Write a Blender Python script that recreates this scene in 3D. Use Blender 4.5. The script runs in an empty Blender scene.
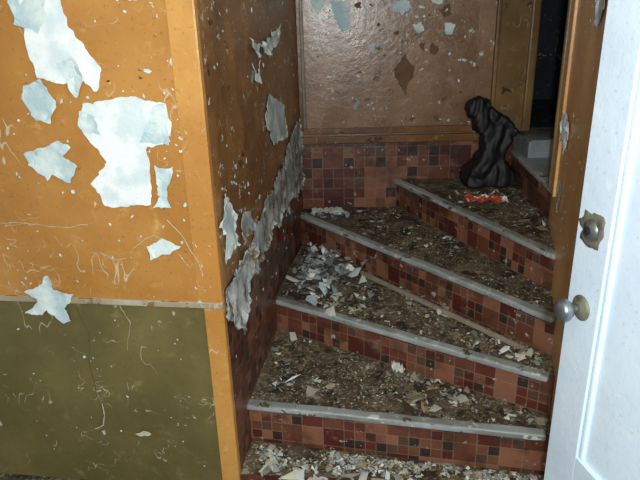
import bpy, bmesh, math, random
from mathutils import Vector, Matrix, noise
random.seed(7)
sc=bpy.context.scene
try: sc.view_settings.view_transform='Standard'
except Exception: pass

# ------------------------------------------------------------ material helpers
def srgb(r,g,b):
    def c(x):
        x/=255.0
        return x/12.92 if x<=0.04045 else ((x+0.055)/1.055)**2.4
    return (c(r),c(g),c(b),1)
class NT:
    def __init__(s,name):
        s.m=bpy.data.materials.new(name); s.m.use_nodes=True
        s.t=s.m.node_tree; s.b=s.t.nodes['Principled BSDF']
    def n(s,typ,**k):
        nd=s.t.nodes.new(typ)
        for a,v in k.items(): setattr(nd,a,v)
        return nd
    def l(s,a,b): s.t.links.new(a,b)
    def uv(s): return s.n('ShaderNodeTexCoord').outputs['UV']
    def noise(s,vec,scale,detail=4,rough=.55,stretch=None,off=0):
        mp=s.n('ShaderNodeMapping'); s.l(vec,mp.inputs['Vector'])
        if stretch: mp.inputs['Scale'].default_value=stretch
        mp.inputs['Location'].default_value=(off,off*1.7,off*.3)
        nz=s.n('ShaderNodeTexNoise'); nz.inputs['Scale'].default_value=scale
        nz.inputs['Detail'].default_value=detail; nz.inputs['Roughness'].default_value=rough
        s.l(mp.outputs[0],nz.inputs['Vector']); return nz.outputs['Fac']
    def math(s,op,a,b=None,clamp=False):
        m=s.n('ShaderNodeMath',operation=op,use_clamp=clamp)
        for i,x in enumerate((a,b)):
            if x is None: continue
            if isinstance(x,(int,float)): m.inputs[i].default_value=x
            else: s.l(x,m.inputs[i])
        return m.outputs[0]
    def step(s,x,lo,hi):
        m=s.n('ShaderNodeMapRange',interpolation_type='SMOOTHSTEP')
        m.inputs['From Min'].default_value=lo; m.inputs['From Max'].default_value=hi
        s.l(x,m.inputs['Value']); return m.outputs['Result']
    def mix(s,f,a,b):
        m=s.n('ShaderNodeMix',data_type='RGBA')
        if isinstance(f,(int,float)): m.inputs[0].default_value=f
        else: s.l(f,m.inputs[0])
        for i,x in ((6,a),(7,b)):
            if isinstance(x,tuple): m.inputs[i].default_value=x
            else: s.l(x,m.inputs[i])
        return m.outputs[2]
    def bump(s,h,strength=.3,dist=.003):
        b=s.n('ShaderNodeBump'); b.inputs['Strength'].default_value=strength; b.inputs['Distance'].default_value=dist
        s.l(h,b.inputs['Height']); s.l(b.outputs[0],s.b.inputs['Normal'])
    def rough(s,v): 
        if isinstance(v,(int,float)): s.b.inputs['Roughness'].default_value=v
        else: s.l(v,s.b.inputs['Roughness'])
    def col(s,c):
        if isinstance(c,tuple): s.b.inputs['Base Color'].default_value=c
        else: s.l(c,s.b.inputs['Base Color'])

def paint(name,base,dark,light,rough=.32,chips=.68,scr=1.0,chipcol=(60,35,15),off=0,pale=.70,grime=0.0,bumpk=.45):
    t=NT(name); uv=t.uv()
    c=t.mix(t.step(t.noise(uv,2.2,5,.6,off=off),.35,.7),dark,base)
    c=t.mix(t.step(t.noise(uv,14,5,.7,off=off+3),.55,.8),c,light)
    if grime:
        c=t.mix(t.math('MULTIPLY',t.step(t.noise(uv,4,7,.72,(1,.5,1),off=off+17),.45,.68),grime),c,srgb(*chipcol))
    c=t.mix(t.math('MULTIPLY',t.step(t.noise(uv,60,3,.7,off=off+1),.58,.74),.45),c,srgb(*chipcol))
    for k,(s1,st) in enumerate(((9,(1,.45,1)),(16,(.6,1,1)))):
        n1=t.noise(uv,s1,2,.5,st,off=off+5+k*8); d=t.math('ABSOLUTE',t.math('SUBTRACT',n1,.5))
        line=t.math('SUBTRACT',1,t.step(d,.0015,.007))
        msk=t.step(t.noise(uv,5,3,.6,off=off+9+k*6),.55,.62)
        ln=t.math('MULTIPLY',t.math('MULTIPLY',line,msk),.7*scr)
        c=t.mix(ln,c,srgb(214,206,176))
    ch=t.step(t.noise(uv,11,6,.65,off=off+13),chips,chips+.015)
    c=t.mix(ch,c,srgb(*chipcol))
    ch2=t.step(t.noise(uv,17,5,.65,off=off+21),pale,pale+.01)
    c=t.mix(ch2,c,srgb(205,212,200))
    t.col(c); 
    t.rough(t.math('ADD',t.math('MULTIPLY',t.noise(uv,7,4,.6,off=off+2),.3),rough-.12))
    h=t.math('ADD',t.math('MULTIPLY',t.noise(uv,22,5,.65,off=off+4),.8),t.math('MULTIPLY',ch,-.5))
    h=t.math('ADD',h,t.math('MULTIPLY',ch2,-.3))
    t.bump(h,bumpk,.005); return t.m

M={}
M['orange']=paint('orange_gloss_paint',srgb(196,142,72),srgb(176,122,56),srgb(210,164,98),off=0,chips=.68,pale=.67)
M['orange_b']=paint('orange_paint_dirty',srgb(170,124,74),srgb(126,90,52),srgb(198,164,118),off=31,chips=.63,rough=.26,pale=.64,grime=.55,chipcol=(74,50,30))
M['post']=paint('orange_post_paint',srgb(210,156,82),srgb(188,132,64),srgb(222,180,116),off=11,chips=.72)
M['jamb']=paint('jamb_paint',srgb(240,188,122),srgb(214,158,96),srgb(240,208,158),off=51,chips=.68,pale=.66)
M['olive']=paint('olive_paint',srgb(124,113,68),srgb(102,93,54),srgb(142,131,88),off=71,chips=.70,chipcol=(64,58,40),pale=.70,rough=.4)
M['panel']=paint('tan_brown_paint',srgb(158,124,94),srgb(128,98,72),srgb(180,152,126),off=91,chips=.65,scr=.7,chipcol=(100,68,42),rough=.24,pale=.64,grime=.4,bumpk=.6)
M['rail']=paint('brown_rail_paint',srgb(134,90,52),srgb(94,62,36),srgb(160,118,76),off=111,chips=.62,rough=.3)
M['casing']=paint('ochre_casing_paint',srgb(144,114,64),srgb(108,82,46),srgb(160,134,88),off=131,chips=.60,rough=.35,grime=.4)
M['trim']=paint('grey_trim_paint',srgb(196,192,174),srgb(156,144,114),srgb(215,215,205),off=151,chips=.58,chipcol=(140,104,64),rough=.5)
M['white']=paint('white_door_paint',srgb(222,238,250),srgb(208,226,242),srgb(236,246,252),off=171,chips=.75,scr=.15,chipcol=(165,165,155),rough=.4)
M['nosing']=paint('worn_grey_nosing',srgb(182,190,188),srgb(130,134,130),srgb(212,220,220),off=191,chips=.61,scr=.4,chipcol=(90,80,68),rough=.42,grime=.45,pale=.64)
M['ceil']=paint('ceiling_paint',srgb(190,185,165),srgb(150,140,120),srgb(210,205,190),off=211,rough=.7)
M['lino']=paint('grey_lino',srgb(160,170,172),srgb(112,118,118),srgb(190,198,200),off=231,chips=.60,rough=.45,grime=.3)
M['dark']=paint('dark_room_shade',srgb(40,52,62),srgb(24,30,36),srgb(58,66,72),off=251,rough=.7)  # shade of the unlit room put into the colour as dark blue-grey

def plaster(name,a,b,dirt,off=0,lo=.5,hi=.75):
    t=NT(name); uv=t.uv()
    c=t.mix(t.step(t.noise(uv,9,5,.6,off=off),.4,.6),a,b)
    c=t.mix(t.step(t.noise(uv,16,6,.7,off=off+7),lo,hi),c,dirt)
    t.col(c); t.rough(.8); t.bump(t.noise(uv,30,5,.6,off=off+2),.5,.005); return t.m
M['plaster']=plaster('bare_plaster',srgb(242,248,246),srgb(216,230,232),srgb(182,184,160),0,.64,.84)
M['flake']=plaster('paint_flake_back',srgb(216,230,226),srgb(180,204,208),srgb(160,160,136),9,.58,.8)
M['band']=plaster('flaking_band',srgb(192,198,194),srgb(148,158,160),srgb(112,88,58),19,.48,.64)

def tile(name,dim=1.0,S=.088):
    t=NT(name); uv=t.uv()
    sc_=t.n('ShaderNodeVectorMath',operation='SCALE'); t.l(uv,sc_.inputs[0]); sc_.inputs['Scale'].default_value=1/S
    fl=t.n('ShaderNodeVectorMath',operation='FLOOR'); t.l(sc_.outputs[0],fl.inputs[0])
    wn=t.n('ShaderNodeTexWhiteNoise',noise_dimensions='3D'); t.l(fl.outputs[0],wn.inputs['Vector'])
    sub=t.math('GREATER_THAN',wn.outputs['Value'],.45)
    mul=t.math('ADD',sub,1)
    s2=t.n('ShaderNodeVectorMath',operation='SCALE'); t.l(sc_.outputs[0],s2.inputs[0]); t.l(mul,s2.inputs['Scale'])
    f2=t.n('ShaderNodeVectorMath',operation='FLOOR'); t.l(s2.outputs[0],f2.inputs[0])
    ad=t.n('ShaderNodeVectorMath',operation='ADD'); t.l(f2.outputs[0],ad.inputs[0])
    cmb=t.n('ShaderNodeCombineXYZ'); t.l(t.math('MULTIPLY',sub,57.0),cmb.inputs[0]); t.l(cmb.outputs[0],ad.inputs[1])
    w2=t.n('ShaderNodeTexWhiteNoise',noise_dimensions='3D'); t.l(ad.outputs[0],w2.inputs['Vector'])
    r=t.n('ShaderNodeValToRGB'); r.color_ramp.interpolation='CONSTANT'
    cols=[(86,38,32),(110,64,48),(142,94,72),(98,48,38),(56,43,37),(120,74,54),(88,66,54)]
    e=r.color_ramp.elements; e[0].color=srgb(*cols[0]); e[1].position=1/7; e[1].color=srgb(*cols[1])
    for i in range(2,7):
        x=e.new(i/7); x.color=srgb(*cols[i])
    t.l(w2.outputs['Value'],r.inputs[0])
    fr=t.n('ShaderNodeVectorMath',operation='FRACTION'); t.l(s2.outputs[0],fr.inputs[0])
    sp=t.n('ShaderNodeSeparateXYZ'); t.l(fr.outputs[0],sp.inputs[0])
    g=None
    for o in (sp.outputs[0],sp.outputs[1]):
        d=t.math('SUBTRACT',.5,t.math('ABSOLUTE',t.math('SUBTRACT',o,.5)))
        g=d if g is None else t.math('MINIMUM',g,d)
    grout=t.math('LESS_THAN',t.math('DIVIDE',g,mul),.024)
    c=t.mix(t.math('MULTIPLY',grout,.55),r.outputs[0],srgb(146,120,100))
    c=t.mix(t.math('MULTIPLY',t.step(t.noise(uv,6,6,.7),.44,.68),.7),c,srgb(56,41,32))
    c=t.mix(t.math('MULTIPLY',t.step(t.noise(uv,9,6,.7,off=14),.56,.72),.5),c,srgb(148,122,102))
    c=t.mix(t.step(t.noise(uv,22,5,.65,off=4),.65,.67),c,srgb(176,164,148))
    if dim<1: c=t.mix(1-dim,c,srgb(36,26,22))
    t.col(c); t.rough(.36); t.bump(t.math('ADD',t.math('MULTIPLY',grout,-.5),t.math('MULTIPLY',t.noise(uv,9,4),2.0)),.5,.006)
    return t.m
M['tile']=tile('mosaic_vinyl_red')
M['tile_wall']=tile('mosaic_vinyl_wall',.92,.13)
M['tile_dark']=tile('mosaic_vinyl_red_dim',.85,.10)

def tread(name):
    t=NT(name); uv=t.uv()
    c=t.mix(t.step(t.noise(uv,5,6,.65),.35,.65),srgb(60,49,38),srgb(110,97,75))
    c=t.mix(t.step(t.noise(uv,45,5,.7,off=3),.54,.62),c,srgb(148,134,104))
    c=t.mix(t.step(t.noise(uv,10,7,.78,off=33),.56,.62),c,srgb(158,156,142))
    c=t.mix(t.step(t.noise(uv,60,5,.7,off=8),.59,.63),c,srgb(198,192,172))
    c=t.mix(t.step(t.noise(uv,9,6,.75,off=6),.53,.6),c,srgb(48,38,31))
    t.col(c); t.rough(.75); t.bump(t.noise(uv,60,6,.7),.8,.01); return t.m
M['tread']=tread('grimy_tread')
def simple(name,c,r=.5,metal=0,attr=False,vary=.7):
    t=NT(name); t.rough(r); t.b.inputs['Metallic'].default_value=metal
    if attr:
        a=t.n('ShaderNodeAttribute',attribute_name='Col'); t.col(a.outputs['Color'])
    else:
        tc=t.n('ShaderNodeTexCoord'); 
        f=t.step(t.noise(tc.outputs['Object'],30,4,.6),.4,.7)
        c2=tuple(x*vary for x in c[:3])+(1,)
        t.col(t.mix(f,c,c2))
    return t.m
M['debris']=simple('debris_chips',(1,1,1,1),.8,attr=True)
M['black']=simple('black_plastic',(.007,.006,.007,1),.6)
M['metal']=simple('tarnished_metal',srgb(150,158,160),.32,.85)
M['rust']=simple('dirty_metal_plate',srgb(128,124,108),.6,.3,vary=.4)
M['hole']=simple('keyhole_dark',(.01,.01,.01,1),.9)
M['redw']=simple('wrapper_red',srgb(204,84,56),.4)
M['whitew']=simple('wrapper_white',srgb(225,225,215),.5)
M['paper']=simple('paper_scrap',srgb(190,196,186),.8)
M['stick']=simple('weathered_wood',srgb(156,142,122),.7)
M['crack']=simple('brown_scratch',srgb(108,78,48),.7)
M['pale']=simple('pale_scratch',srgb(206,200,172),.7)
M['pipe']=simple('painted_pipe',srgb(168,160,144),.45)

# ------------------------------------------------------------ geometry helpers
def link(o,parent=None):
    bpy.context.collection.objects.link(o)
    if parent: o.parent=parent
    return o
def empty(name):
    e=bpy.data.objects.new(name,None); return link(e)
def from_bm(name,bm,mats,parent=None,smooth=False):
    me=bpy.data.meshes.new(name); bm.to_mesh(me); bm.free()
    for m in mats: me.materials.append(M[m])
    if smooth:
        for p in me.polygons: p.use_smooth=True
    return link(bpy.data.objects.new(name,me),parent)
def prism_bm(bm,poly,z0,z1,side=0,top=0):
    uvl=bm.loops.layers.uv.verify()
    n=len(poly)
    a=sum(poly[i][0]*poly[(i+1)%n][1]-poly[(i+1)%n][0]*poly[i][1] for i in range(n))
    if a<0: poly=poly[::-1]
    lo=[bm.verts.new((x,y,z0)) for x,y in poly]; hi=[bm.verts.new((x,y,z1)) for x,y in poly]
    s=0
    for i in range(n):
        j=(i+1)%n; L=math.dist(poly[i],poly[j])
        f=bm.faces.new((lo[i],lo[j],hi[j],hi[i])); f.material_index=side
        for lp,uv in zip(f.loops,((s,z0),(s+L,z0),(s+L,z1),(s,z1))): lp[uvl].uv=uv
        s+=L
    for vs,mi in ((hi,top),(lo[::-1],top)):
        f=bm.faces.new(vs); f.material_index=mi
        for lp in f.loops: lp[uvl].uv=(lp.vert.co.x,lp.vert.co.y)
def bevel(o,w=.004,seg=2):
    m=o.modifiers.new('bev','BEVEL'); m.width=w; m.segments=seg; m.limit_method='ANGLE'; return o
def wallbox(name,p,q,z0,z1,thick,mat,parent=None,front=0.0,bev=0):
    p=Vector(p);q=Vector(q);a=(q-p).normalized();n=Vector((a.y,-a.x))
    P=[p+n*front,q+n*front,q-n*thick,p-n*thick]
    bm=bmesh.new(); prism_bm(bm,[tuple(v) for v in P],z0,z1)
    o=from_bm(name,bm,[mat],parent)
    if bev: bevel(o,bev)
    return o
def wall_map(bm,p,q):
    p=Vector(p);q=Vector(q);a=(q-p).normalized();n=Vector((a.y,-a.x))
    for v in bm.verts:
        s,z,o_=v.co; w=p+a*s+n*o_; v.co=Vector((w.x,w.y,z))
def patch(name,poly,p,q,mat,parent,front=.003,curl=0,hang=0,seed=0,rag=.006,thick=.0015):
    """ragged flake on wall p->q ; poly in (s,z) metres"""
    out=[]
    n=len(poly)
    for i in range(n):
        a=Vector(poly[i]);b=Vector(poly[(i+1)%n]);L=(b-a).length;k=max(1,int(L/.009))
        for j in range(k):
            c=a.lerp(b,j/k); d=noise.noise_vector(Vector((c.x*35+seed,c.y*35,seed)))+noise.noise_vector(Vector((c.x*110,c.y*110+seed,seed)))*.45
            out.append((c.x+d.x*rag*1.5,c.y+d.y*rag*1.5))
    bm=bmesh.new(); uvl=bm.loops.layers.uv.verify()
    f=bm.faces.new([bm.verts.new((s,z,0)) for s,z in out]); bmesh.ops.triangulate(bm,faces=[f])
    for _ in range(3):
        es=[e for e in bm.edges if e.calc_length()>.03]
        if not es: break
        bmesh.ops.subdivide_edges(bm,edges=es,cuts=1); bmesh.ops.triangulate(bm,faces=bm.faces[:])
    zmin=min(z for s,z in poly); zmax=max(z for s,z in poly)
    for v in bm.verts:
        c=Vector((v.co.x*28+seed,v.co.y*28,seed*1.3))
        off=front
        if v.is_boundary: off+=abs(noise.noise(c*.8))*curl*1.8
        off+=max(0,noise.noise(c*.45)+.2)*curl
        t=1-(v.co.y-zmin)/max(zmax-zmin,.001); off+=hang*t*t
        v.co.z=off
    for f in bm.faces:
        for lp in f.loops: lp[uvl].uv=(lp.vert.co.x+seed,lp.vert.co.y)
    wall_map(bm,p,q)
    bmesh.ops.recalc_face_normals(bm,faces=bm.faces[:])
    o=from_bm(name,bm,[mat],parent)
    m=o.modifiers.new('sol','SOLIDIFY'); m.thickness=thick; m.offset=0
    return o
def small_flakes(name,p,q,parent,regions,mat='flake',front=.002,seed=1):
    rnd=random.Random(seed); bm=bmesh.new(); uvl=bm.loops.layers.uv.verify()
    for (s0,s1,z0,z1,n,r0,r1) in regions:
        for _ in range(n):
            s=rnd.uniform(s0,s1);z=rnd.uniform(z0,z1);r=rnd.uniform(r0,r1)*(1 if rnd.random()<.8 else 1.8);k=rnd.randint(5,8);a0=rnd.random()*6;asp=rnd.uniform(.3,1);th=rnd.random()*3
            vs=[]
            for i in range(k):
                a=a0+i*6.283/k;rr=r*rnd.uniform(.5,1.1);x=math.cos(a)*rr;y=math.sin(a)*rr*asp
                vs.append(bm.verts.new((s+x*math.cos(th)-y*math.sin(th),z+x*math.sin(th)+y*math.cos(th),front+rnd.uniform(0,.35)*r)))
            cv=bm.verts.new((s,z,front))
            for i in range(k):
                f=bm.faces.new((vs[i],vs[(i+1)%k],cv))
                for lp in f.loops: lp[uvl].uv=(lp.vert.co.x,lp.vert.co.y)
    wall_map(bm,p,q)
    return from_bm(name,bm,[mat],parent)
def scratch(name,pts,p,q,parent,mat,w=.002,front=.0015):
    bm=bmesh.new(); L=[];Rr=[]
    P=[]
    for i in range(len(pts)-1):
        a=Vector(pts[i]);b=Vector(pts[i+1]);k=8
        for j in range(k): 
            c=a.lerp(b,j/k); c+=noise.noise_vector(Vector((c.x*20,c.y*20,3))).xy*.008; P.append(c)
    P.append(Vector(pts[-1]))
    for i,c in enumerate(P):
        d=(P[min(i+1,len(P)-1)]-P[max(i-1,0)]).normalized(); nn=Vector((-d.y,d.x))*w*(.4+.6*abs(noise.noise(Vector((c.x*40,c.y*40,0)))))
        L.append(bm.verts.new((*(c+nn),front)));Rr.append(bm.verts.new((*(c-nn),front)))
    for i in range(len(P)-1): bm.faces.new((L[i],L[i+1],Rr[i+1],Rr[i]))
    wall_map(bm,p,q); return from_bm(name,bm,[mat],parent)
def P2(s): 
    r=[]
    for k in s.split(): x,z=k.split(','); r.append((float(x)/100,float(z)/100))
    return r

# ------------------------------------------------------------ key plan points
C0=(-.35,1.89); AL=(-2.2,2.154); B1=(-.10,3.63)
dB=(Vector(B1)-Vector(C0)).normalized()
BR=(1.03,3.598)
ZS=[0,.175,.35,.525,.70,.875]
Lp={1:(-.33,2.08),2:(-.235,2.69),3:(-.12,3.49),4:(.46,3.62),5:(1.16,3.60)}
Rp={1:(.83,1.83),2:(.86,1.955),3:(.915,2.105),4:(.985,2.335),5:(1.10,2.72)}
ZF=-.11; ZN=-.02

bm=bmesh.new(); prism_bm(bm,[(-2.3,-1.2),(2.2,-1.2),(2.2,2.3),(-2.3,2.3)],ZF-.1,ZF)
from_bm('floor',bm,['tread'])
bm=bmesh.new(); prism_bm(bm,[(-2.3,-1.2),(2.4,-1.2),(2.4,5.2),(-2.3,5.2)],2.55,2.65)
from_bm('ceiling',bm,['ceil'])

# ---------------- wall A (front left)
WA=empty('wall_left')
LA=(Vector(AL)-Vector(C0)).length
def sA(poly): return [(LA-s,z) for s,z in poly]
wallbox('painted_wall',AL,C0,.73,2.55,.10,'orange',WA)
wallbox('lower_wall',AL,C0,ZF,.73,.10,'olive',WA,front=-.010)
aA=(Vector(C0)-Vector(AL)).normalized()
def onA(s): v=Vector(C0)-aA*s; return (v.x,v.y)
wallbox('corner_board_lower',onA(.068),C0,ZF,.735,.03,'post',WA,front=.004,bev=.003)
wallbox('corner_board_upper',onA(.085),C0,.752,2.55,.02,'post',WA,front=.003,bev=.002)
wallbox('dado_strip',AL,(C0[0]+.004,C0[1]),.726,.748,.02,'trim',WA,front=.008,bev=.003)
polysA=[("54,176 41,176 40,167 35,160 31,155 34,147 38,151 45,150 53,152 55,161",'plaster',.002,0),
("58,150 52,152 48,145 51,138 56,139 60,146",'flake',.006,.006),
("39,144 31,145 25,146 12,144 11,138 12,132 20,130 20,120 21,111 30,110 37,110 39,114 41,118 34,125 38,131 43,137",'plaster',.002,0),
("12,144 16,143 19,137 22,132 12,131",'flake',.006,.006),
("41,142 36,140 35,134 41,136",'flake',.006,.006),
("63,128 50,132 46,130 49,127 45,124 48,118 54,121 56,119 62,124",'flake',.004,.006),
("74,77 68,79 64,84 62,78 55,76 59,71 57,66 60,65 66,70 68,68 75,68 69,73",'flake',.005,.018),
("25,96 21,97 19,99 16,98 12,96 16,94 23,91",'flake',.005,.012),
("18,124 15,123 12,124 13,120 15,116 14,110 20,110 17,114 18,118",'flake',.004,.01),
("24,177 17,177 17,174 23,174",'flake',.004,0),
("58,178 46,178 46,171 50,166 57,168",'flake',.005,.004),
("40,16 36,17 34,16 38,14",'pale',.003,.004),
("46,157 40,158 37,152 41,146 44,151",'flake',.006,.004)]
for i,(s,m,cu,hg) in enumerate(polysA):
    patch('peeled_paint_%d'%(i+1),sA(P2(s)),AL,C0,m,WA,curl=cu,hang=hg,seed=i*3.1,rag=.006)
small_flakes('small_flakes',AL,C0,WA,[(LA-.85,LA-.02,.8,1.8,80,.002,.007),(LA-.85,LA-.08,.0,.7,34,.002,.005),(LA-.5,LA-.05,.95,1.55,40,.002,.009),(LA-.1,LA-.01,.70,.82,14,.003,.008)],seed=3)
scratch('long_scratch',sA([(.555,.70),(.53,.60),(.55,.45),(.545,.30),(.53,.24),(.55,.18),(.57,.19)]),AL,C0,WA,'crack',.0026,-.008)
scratch('loop_scratch',sA([(.53,.28),(.525,.22),(.54,.18),(.58,.16)]),AL,C0,WA,'pale',.004,-.008)
scratch('small_scratch_1',sA([(.30,.95),(.22,1.0),(.13,.93),(.10,.88)]),AL,C0,WA,'pale',.0016)
scratch('small_scratch_2',sA([(.33,.91),(.38,.90),(.42,.93)]),AL,C0,WA,'pale',.0016)
scratch('small_scratch_3',sA([(.16,1.05),(.11,.99),(.07,.90),(.06,.85)]),AL,C0,WA,'pale',.0022,.0045)
scratch('small_scratch_4',sA([(.9,1.035),(.7,1.03),(.55,1.02),(.45,1.03)]),AL,C0,WA,'pale',.0018)
# ---------------- wall B (along stairs)
WB=empty('wall_stair_left')
Cb=tuple(Vector(C0)+dB*.028)
wallbox('painted_wall',Cb,B1,.78,2.55,.10,'orange_b',WB)
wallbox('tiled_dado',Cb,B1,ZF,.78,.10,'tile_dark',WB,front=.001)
wallbox('corner_edge_board',C0,tuple(Vector(C0)+dB*.03),ZF,2.55,.02,'post',WB,front=.002,bev=.002)
patch('flaking_band',P2("1,76 10,78 22,79 30,83 40,80 48,85 60,86 72,91 85,89 100,95 112,97 120,94 130,104 150,108 173,110 173,66 160,70 150,66 132,74 122,68 110,74 98,68 85,74 72,67 60,71 48,65 35,70 26,64 18,67 8,63 1,67"),C0,B1,'band',WB,curl=.016,seed=4,rag=.014)
patch('hanging_flap',P2("4,78 18,80 34,81 44,81 40,74 32,70 26,65 20,60 15,62 12,56 8,60 3,63"),C0,B1,'band',WB,curl=.02,hang=.02,seed=14,rag=.008,front=.010)
for i,(s,m,cu,hg) in enumerate([("93,135 105,130 124,125 128,116 130,107 112,109 95,111 88,118 81,125",'flake',.006,.004),
 ("11,111 18,106 24,98 20,94 22,88 12,90 5,88 8,96 3,102",'flake',.012,.006),("59,160 73,157 87,157 105,160 124,163 117,157 100,154 90,151 78,156 71,152",'flake',.012,.012),
 ("30,98 40,95 46,86 36,88 26,86",'band',.01,.012),("62,150 70,146 78,150 72,141 66,143",'flake',.01,.01)]):
    patch('peeled_paint_%d'%(i+1),P2(s),C0,B1,m,WB,curl=cu,hang=hg,seed=40+i*2.3,rag=.01)
small_flakes('small_flakes',C0,B1,WB,[(.05,1.7,.9,1.75,60,.003,.009),(.05,.5,.9,1.2,34,.003,.012),(.05,1.7,.45,.95,60,.004,.014),(1.0,1.7,1.4,1.75,20,.004,.012)],seed=9)
# ---------------- back wall
WK=empty('wall_back')
wallbox('panelled_wall',B1,BR,.93,2.55,.10,'panel',WK)
wallbox('tiled_dado',B1,(1.9,3.572),ZF,.95,.10,'tile_wall',WK,front=.002)
wallbox('rail_lower',B1,BR,.936,.982,.02,'rail',WK,front=.030,bev=.006)
wallbox('rail_upper',B1,BR,.992,1.03,.02,'rail',WK,front=.016,bev=.004)
wallbox('corner_stile',B1,(-.065,3.629),1.0,2.55,.02,'rail',WK,front=.008,bev=.003)
wallbox('panel_stile',(.935,3.601),(1.03,3.598),1.03,2.55,.02,'panel',WK,front=.010,bev=.004)
wallbox('casing_board',(1.03,3.598),(1.27,3.59),.985,2.55,.10,'casing',WK,front=.016,bev=.004)
wallbox('casing_bead',(1.22,3.591),(1.27,3.589),.985,2.55,.02,'casing',WK,front=.035,bev=.01)
wallbox('casing_groove_bead',(1.03,3.598),(1.055,3.597),.985,2.55,.02,'casing',WK,front=.028,bev=.008)
wallbox('header',(1.27,3.59),(1.9,3.572),2.2,2.55,.10,'casing',WK)
wallbox('side_return',(1.9,3.572),(2.4,3.56),ZF,2.55,.10,'casing',WK)
for i,(s,m) in enumerate([("20,174 31,174 30,165 31,160 26,158 22,165",'flake'),("76,176 84,176 82,171 77,172",'flake'),("40,150 46,152 50,150 47,146 42,147",'band'),("9,176 17,176 15,170 12,166 10,170",'flake'),("66,160 71,162 73,158 69,156",'flake'),("30,118 34,120 36,117 33,114",'band'),("54,172 62,174 66,169 60,166 55,168",'flake'),("84,160 90,161 89,154 85,155",'flake')]):
    patch('peeled_paint_%d'%(i+1),P2(s),B1,BR,m,WK,curl=.006,hang=.006,seed=60+i*2.3,rag=.008)
patch('exposed_wood_patch',P2("56,136 59,140 62,145 65,140 68,137 67,131 64,127 63,121 60,126 57,131"),B1,BR,'crack',WK,curl=.0,seed=77,rag=.006,front=.001)
for i,s in enumerate(("33,172 37,173 38,170 34,168","80,168 86,171 88,166 84,163","78,150 82,147 80,143 77,146","70,149 74,151 73,145")):
    patch('brown_chip_%d'%(i+1),P2(s),B1,BR,'crack',WK,seed=80+i*3,rag=.010,front=.001)
small_flakes('small_flakes',B1,BR,WK,[(.05,.95,1.05,1.8,44,.003,.008),(.1,.9,1.45,1.8,44,.004,.015)],seed=12)
small_flakes('small_brown_chips',B1,BR,WK,[(.05,1.0,1.05,1.8,24,.003,.009),(.3,.9,1.5,1.8,16,.004,.012)],'crack',seed=15)
# dark room past the opening
DR=empty('wall_far_room')
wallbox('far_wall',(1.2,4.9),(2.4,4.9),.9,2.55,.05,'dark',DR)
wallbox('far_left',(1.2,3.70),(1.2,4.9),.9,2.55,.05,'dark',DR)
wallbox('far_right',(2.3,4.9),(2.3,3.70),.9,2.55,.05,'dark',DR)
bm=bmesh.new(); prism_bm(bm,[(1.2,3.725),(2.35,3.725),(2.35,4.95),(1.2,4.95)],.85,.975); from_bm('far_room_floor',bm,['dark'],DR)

# ---------------- partition on the right
WP=empty('wall_right')
near=(.845,1.80); far=(1.115,2.75)
bm=bmesh.new(); prism_bm(bm,[near,(2.3,1.72),(2.3,2.72),far],ZF,2.55); from_bm('partition',bm,['jamb'],WP)
dP=(Vector(near)-Vector(far)).normalized()
fe=Vector(far)
wallbox('end_board',far,tuple(fe+dP*.16),.875,2.55,.02,'jamb',WP,front=.012,bev=.004)
wallbox('edge_bead',far,tuple(fe+dP*.03),.875,2.55,.02,'casing',WP,front=.022,bev=.006)
patch('peeled_paint_1',[(.22,1.22),(.28,1.28),(.36,1.26),(.44,1.24),(.40,1.18),(.42,1.13),(.30,1.17),(.24,1.13)],far,near,'flake',WP,curl=.014,seed=91,front=.006)
patch('peeled_paint_2',[(.7,1.72),(.84,1.75),(.86,1.68),(.78,1.62),(.74,1.64)],far,near,'flake',WP,curl=.006,seed=95,front=.004)
patch('peeled_paint_3',[(.3,1.0),(.36,.98),(.34,.86),(.29,.9)],far,near,'band',WP,curl=.006,seed=97,front=.004)
small_flakes('small_flakes',far,near,WP,[(.18,.95,.8,1.75,60,.003,.010)],seed=21,front=.003)
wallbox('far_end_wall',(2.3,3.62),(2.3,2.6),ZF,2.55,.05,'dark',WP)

# ---------------- staircase
ST=empty('staircase')
def prism(name,poly,z0,z1,side,top,parent):
    bm=bmesh.new(); prism_bm(bm,poly,z0,z1,0,1); return from_bm(name,bm,[side,top],parent)
OV=.022
def setback(k,d=OV):
    L=Vector(Lp[k]);R=Vector(Rp[k]);a=(R-L).normalized();n=Vector((-a.y,a.x))
    return tuple(L+n*d-a*.03),tuple(R+n*d+a*.02),a,n
def bx(y): return C0[0]+(y-C0[1])*(B1[0]-C0[0])/(B1[1]-C0[1])
prism('foot_slab',[(-.345,1.90),(.84,1.79),(.85,1.95),(-.33,2.15)],ZF,ZN,'tile','tread',ST)
for k in range(1,6):
    l,r,a,n=setback(k)
    if k<5:
        l2,r2,a2,n2=setback(k+1,.06)
        poly=[l,r,r2,l2]
        if k==3: poly=[l,r,r2,l2,(-.10,3.64)]
    else: poly=[l,r,(1.2,2.70),(2.3,2.66),(2.3,3.6)]
    prism('step_%d'%k,poly,ZF,ZS[k]-.001,'tile','tread' if k<5 else 'lino',ST)
    L=Vector(Lp[k]);R=Vector(Rp[k])
    if k==5: L=Vector((1.16,3.58))
    w=.048; m_=14
    fr=[L.lerp(R,i/m_)+n*(.003*noise.noise(Vector((i*.9,k*3,0)))) for i in range(m_+1)]
    bk=[L.lerp(R,i/m_)+n*(w+.008*noise.noise(Vector((i*.8,k*5,7)))) for i in range(m_+1)]
    o=prism('nosing_%d'%k,[tuple(v) for v in fr+bk[::-1]],ZS[k]-.024,ZS[k]+.004,'nosing','nosing',ST); bevel(o,.009,3)
prism('sill_step',[(1.20,3.36),(2.3,3.30),(2.3,3.72),(1.2,3.72)],.86,.975,'lino','lino',ST)

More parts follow.
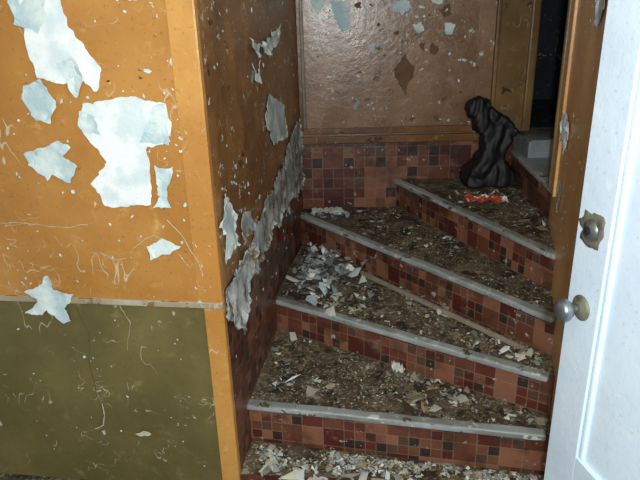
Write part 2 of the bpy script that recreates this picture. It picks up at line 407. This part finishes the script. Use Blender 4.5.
# ---------------- debris chips : ONE object
bm=bmesh.new(); cl=bm.loops.layers.float_color.new('Col')
pal=[(194,190,170),(166,154,124),(138,120,88),(108,90,64),(76,62,48),(210,214,210),(180,194,196),(152,130,84),(54,44,37),(216,212,194)]
def chip(x,y,z,size,c,tilt=.3,lift=0):
    k=random.choice((3,4,4,5,6)); a0=random.random()*6.28; asp=random.uniform(.25,1)
    rot=Matrix.Rotation(random.gauss(0,tilt),3,'X')@Matrix.Rotation(random.gauss(0,tilt),3,'Y')
    rz=Matrix.Rotation(random.random()*6.28,3,'Z'); vs=[];zm=0
    for i in range(k):
        a=a0+i*6.283/k+random.uniform(-.45,.45); r=size*random.uniform(.45,1.25)
        v=rz@rot@Vector((math.cos(a)*r,math.sin(a)*r*asp,random.uniform(-.12,.12)*size)); vs.append(v); zm=min(zm,v.z)
    ctr=Vector((0,0,size*random.uniform(.0,.15)))
    bv=[bm.verts.new((x+v.x,y+v.y,z+v.z-zm+lift)) for v in vs]; cv=bm.verts.new((x+ctr.x,y+ctr.y,z+ctr.z-zm+lift))
    j=random.uniform(.7,1.08); cc=srgb(*[min(255,q*j) for q in c])
    for i in range(k):
        f=bm.faces.new((bv[i],bv[(i+1)%k],cv))
        for lp in f.loops: lp[cl]=cc
def scatter(quad,z,n,szr,weights=None,cl_=pal,lift=.0,keep=.35,fr=6,lo=-.35):
    A,B,C,D=[Vector(q) for q in quad]
    for _ in range(n):
        u=random.random(); v=random.random()**.85
        f=A.lerp(B,u); b=D.lerp(C,u); p=f.lerp(b,v)
        nz=noise.noise(Vector((p.x*fr,p.y*fr,z*9)))+.5*noise.noise(Vector((p.x*fr*2.7,p.y*fr*2.7,z*5)))
        if nz<random.uniform(lo,keep): continue
        s=random.uniform(*szr)*(1.0 if random.random()<.93 else 1.9)
        chip(p.x,p.y,z,s,random.choices(cl_,weights)[0],lift=random.random()*lift)
def inset(k,dl=.05,dr=.04,f=.06):
    l=Vector(Lp[k]);r=Vector(Rp[k]);a=(r-l).normalized();n=Vector((-a.y,a.x))
    A=l+n*f+a*dl;B=r+n*f-a*dr
    l2=Vector(Lp[k+1]);r2=Vector(Rp[k+1])
    return [tuple(A),tuple(B),tuple(r2-(r2-l2).normalized()*dr),tuple(l2+(r2-l2).normalized()*dl)]
W1=[4,3.5,3,3,2.4,2.2,1.6,2,2.6,2]; W2=[4,3,2,2,1,4,3,1,1,4]
BL=[(204,216,216),(166,184,188),(220,222,212),(120,130,130)]
q1=inset(1);q2=inset(2);q3=inset(3);q4=inset(4)
scatter([(-.3,1.70),(.8,1.50),(.8,1.80),(-.3,1.9)],ZF,2400,(.006,.018),[5,3,2,1,1,7,5,1,0,6],lift=.08,keep=.0)
scatter([(-.3,1.92),(.8,1.80),(.8,1.83),(-.3,2.06)],ZN,1700,(.005,.016),[5,3,3,2,2,5,4,1,1,5],lift=.015,keep=.1)
scatter([(-.3,1.70),(.8,1.50),(.8,1.80),(-.3,2.0)],ZF+.085,260,(.016,.034),[3,1,1,0,0,8,8,1,0,5],keep=.1)
for k,(q,n,nb) in enumerate(((q1,3800,620),(q2,3800,460),(q3,2500,170),(q4,1400,80)),1):
    scatter(q,ZS[k],n,(.002,.008),W1,keep=.55,lo=-.1); scatter(q,ZS[k],n//6,(.007,.015),W1,lift=.006,keep=.55,fr=9,lo=-.1)
    scatter(q,ZS[k],nb,(.012,.030),W2,lift=.008,keep=.6,fr=4,lo=-.05)
    A,B=Vector(Lp[k]),Vector(Rp[k]); a=(B-A).normalized(); nn=Vector((-a.y,a.x))
    scatter([A+nn*.035,B+nn*.035,B+nn*.07,A+nn*.07],ZS[k]+.004,220,(.002,.007),W1)
    if k==2:
        for i in range(230):
            x=random.gauss(.01,.09);y=3.00+random.gauss(0,.18)
            if x<bx(y)+.05: continue
            chip(x,y,ZS[2],random.uniform(.012,.05),random.choice(BL),.4,random.uniform(0,.025))
    if k==3:
        scatter([(.0,3.5),(.4,3.3),(.4,3.55),(.0,3.58)],ZS[3],500,(.003,.011),W1)
        for i in range(70):
            x=random.gauss(.06,.10);y=3.50+random.gauss(0,.03)
            if x<bx(y)+.03 or y>3.58: continue
            chip(x,y,ZS[3],random.uniform(.01,.028),random.choice(BL),.4)
    if k==4:
        for i in range(50): chip(.9+random.gauss(0,.08),3.2+random.gauss(0,.06),ZS[4],random.uniform(.008,.02),random.choice(BL+pal[:3]),.4)
from_bm('paint_chip_debris',bm,['debris'])

# ---------------- wooden strip, paper, wrapper
def board(name,p,q,w,h,mat,z):
    p=Vector(p);q=Vector(q);a=(q-p).normalized();n=Vector((-a.y,a.x))*w/2
    bm=bmesh.new(); prism_bm(bm,[tuple(p-n),tuple(q-n*.7),tuple(q+n*.7),tuple(p+n)],z,z+h); o=from_bm(name,bm,[mat]); bevel(o,.003); return o
board('wooden_strip',(.22,2.955),(.83,2.145),.020,.022,'stick',ZS[2]+.006)
def crumple(name,cx,cy,z,lx,ly,ang,mats,amp,seed,split=None,nx=26,ny=12):
    bm=bmesh.new(); g=[]
    R=Matrix.Rotation(ang,3,'Z')
    for j in range(ny+1):
        row=[]
        for i in range(nx+1):
            u=i/nx-.5;v=j/ny-.5
            c=Vector((u*5+seed,v*4,seed))
            row.append(Vector((u*lx*(1+.15*noise.noise(c*2)),v*ly*(1+.5*noise.noise(c*1.3+Vector((9,0,0)))),abs(noise.noise(c))*amp*2+abs(noise.noise(c*2.7))*amp)))
        g.append(row)
    V=[[bm.verts.new((R@p)+Vector((cx,cy,z+.004))) for p in row] for row in g]
    for j in range(ny):
        for i in range(nx):
            f=bm.faces.new((V[j][i],V[j][i+1],V[j+1][i+1],V[j+1][i]))
            if split: f.material_index=split(i/nx,j/ny)
    o=from_bm(name,bm,mats); m=o.modifiers.new('s','SOLIDIFY'); m.thickness=.0015; m.offset=1; return o
crumple('snack_wrapper',.90,3.10,ZS[4]+.008,.21,.11,-.15,['redw','whitew'],.018,3.3,lambda u,v:1 if (.35<v<.6 and .2<u<.8) or u>.85 else 0)
crumple('paper_scrap',.05,3.50,ZS[3]+.01,.19,.09,.0,['paper'],.015,8.1)
crumple('paper_scrap.001',.33,2.28,ZS[1]+.008,.035,.05,.6,['whitew'],.03,5.1,None,10,8)

# ---------------- black bag (slumped against the back wall)
bm=bmesh.new()
ol=[(.855,1.175),(.88,1.205),(.92,1.21),(.965,1.19),(1.0,1.15),(1.05,1.12),(1.10,1.075),(1.14,1.02),(1.12,.975),(1.085,.94),(1.075,.89),(1.085,.845),(1.12,.81),(1.15,.765),(1.16,.705),(.86,.705),(.86,.745),(.885,.80),(.925,.85),(.95,.90),(.958,.955),(.945,1.0),(.915,1.04),(.905,1.07),(.90,1.10),(.87,1.11),(.855,1.14)]
def dep(z): 
    t=max(0,min(1,(z-.70)/.5)); return .11*(1-t)+.045*t
fv=[bm.verts.new((x,3.45-dep(z),z)) for x,z in ol]; bv=[bm.verts.new((x,3.45+dep(z)*.9,z)) for x,z in ol]
bm.faces.new(fv); bm.faces.new(bv[::-1])
for i in range(len(ol)):
    j=(i+1)%len(ol); bm.faces.new((fv[j],fv[i],bv[i],bv[j]))
bmesh.ops.recalc_face_normals(bm,faces=bm.faces[:])
tmp=from_bm('tmp_bag',bm,['black'])
m=tmp.modifiers.new('r','REMESH'); m.mode='VOXEL'; m.voxel_size=.008; m.use_smooth_shade=True
m=tmp.modifiers.new('s','SMOOTH'); m.iterations=9; m.factor=.6
bpy.context.view_layer.update()
dg=bpy.context.evaluated_depsgraph_get()
me=bpy.data.meshes.new_from_object(tmp.evaluated_get(dg))
bpy.data.objects.remove(tmp)
nrm=[v.normal.copy() for v in me.vertices]
for v,nn in zip(me.vertices,nrm):
    c=v.co.copy(); sw=noise.noise(c*6)*1.2
    f1=abs(noise.noise(Vector((c.x*15+sw,c.y*15,c.z*6+sw))))
    f2=abs(noise.noise(Vector((c.x*30+sw*2,c.y*30,c.z*11+sw))))
    d=.034*(f1-.2)+.014*(f2-.2)
    if c.z<.73: d=max(d,-.004)
    v.co=c+nn*d
    if v.co.z<ZS[4]+.003: v.co.z=ZS[4]+.003
if not me.materials: me.materials.append(M['black'])
for p in me.polygons: p.use_smooth=True
bag=link(bpy.data.objects.new('black_garbage_bag',me))

# ---------------- door
DO=empty('door_1')
E0=Vector((.655,1.43)); dd=Vector((.2,-.98)).normalized()
def onD(s): v=E0+dd*s; return (v.x,v.y)
wallbox('lock_stile',onD(0),onD(.125),ZF+.01,2.02,.04,'white',DO,bev=.003)
wallbox('hinge_stile',onD(.68),onD(.80),ZF+.01,2.02,.04,'white',DO,bev=.003)
for i,(a,b) in enumerate(((ZF+.01,.22),(.42,.54),(1.88,2.02))): wallbox('rail_%d'%(i+1),onD(.125),onD(.68),a,b,.04,'white',DO)
for i,(a,b) in enumerate(((.22,.42),(.54,1.88))):
    wallbox('panel_%d'%(i+1),onD(.12),onD(.69),a,b,.028,'white',DO,front=-.014)
    wallbox('moulding_v%d'%(i+1),onD(.125),onD(.143),a,b,.028,'white',DO,front=-.004,bev=.006)
    wallbox('moulding_w%d'%(i+1),onD(.662),onD(.68),a,b,.028,'white',DO,front=-.004,bev=.006)
nD=Vector((dd.y,-dd.x,0))
def lathe(name,prof,origin,axis,mat,seg=28,wob=0,parent=None):
    bm=bmesh.new(); rings=[]
    q=axis.to_track_quat('Z','Y').to_matrix()
    for r,h in prof:
        ring=[]
        for t in range(seg):
            a=t*6.28318/seg; rr=r*(1+wob*noise.noise(Vector((math.cos(a)*2,math.sin(a)*2,1))))
            ring.append(bm.verts.new(q@Vector((rr*math.cos(a),rr*math.sin(a),h))+origin))
        rings.append(ring)
    for a,b in zip(rings,rings[1:]):
        for i in range(seg): bm.faces.new((a[i],a[(i+1)%seg],b[(i+1)%seg],b[i]))
    bm.faces.new(rings[-1]); bm.faces.new(rings[0][::-1])
    return from_bm(name,bm,[mat],parent or DO,True)
k=Vector((*onD(.06),.965))
lathe('knob_rose',[(.034,0),(.034,.003),(.028,.007),(.015,.010),(.012,.012)],k,nD,'rust')
lathe('knob',[(.012,.008),(.010,.020),(.012,.028),(.022,.034),(.029,.044),(.030,.053),(.027,.061),(.020,.067),(.006,.069)],k,nD,'metal')
k2=Vector((*onD(.058),1.176))
lathe('lock_scar',[(.046,0),(.045,.002),(.032,.003)],k2,nD,'rust',wob=.5)
lathe('lock_plate',[(.029,0.002),(.028,.006),(.020,.009),(.018,.012)],k2,nD,'metal')
lathe('lock_hole',[(.011,.0),(.011,.0135),(.002,.0136)],k2,nD,'hole')
wallbox('wall_right_hall',onD(.815),onD(2.2),ZF,2.55,.10,'orange',None)
lathe('corner_pipe',[(.010,0),(.010,1.51)],Vector((-.070,3.595,1.035)),Vector((0,0,1)),'pipe',14,0,WK)

# ---------------- lights
def light(name,typ,loc,e,col=(1,1,1),size=.1,rot=None):
    l=bpy.data.lights.new(name,typ); l.energy=e; l.color=col
    if typ=='AREA': l.size=size
    else: l.shadow_soft_size=size
    o=bpy.data.objects.new(name,l); o.location=loc
    if rot: o.rotation_euler=rot
    return link(o)
light('camera_flash','POINT',(.06,-.02,1.77),116,(.97,.99,.98),.03)
light('hall_daylight','AREA',(-.3,-1.0,1.9),24,(.80,.93,1),1.2,(math.radians(78),0,0))
w=bpy.data.worlds.new('w'); sc.world=w; w.use_nodes=True
w.node_tree.nodes['Background'].inputs[0].default_value=(.7,.85,1,1); w.node_tree.nodes['Background'].inputs[1].default_value=.3

# ---------------- camera
f=600;H=1.7
up=Vector((-46,1560,600)).normalized()
fw=Vector((0,0,-1)); yv=(fw-up*fw.dot(up)).normalized(); xv=yv.cross(up)
R=Matrix((xv,yv,up))
cd=bpy.data.cameras.new('camera'); cd.sensor_width=36; cd.lens=36*f/640
cam=bpy.data.objects.new('camera',cd); link(cam)
cam.matrix_world=Matrix.Translation((0,0,H))@R.to_4x4()
cd.clip_start=.02
sc.camera=cam
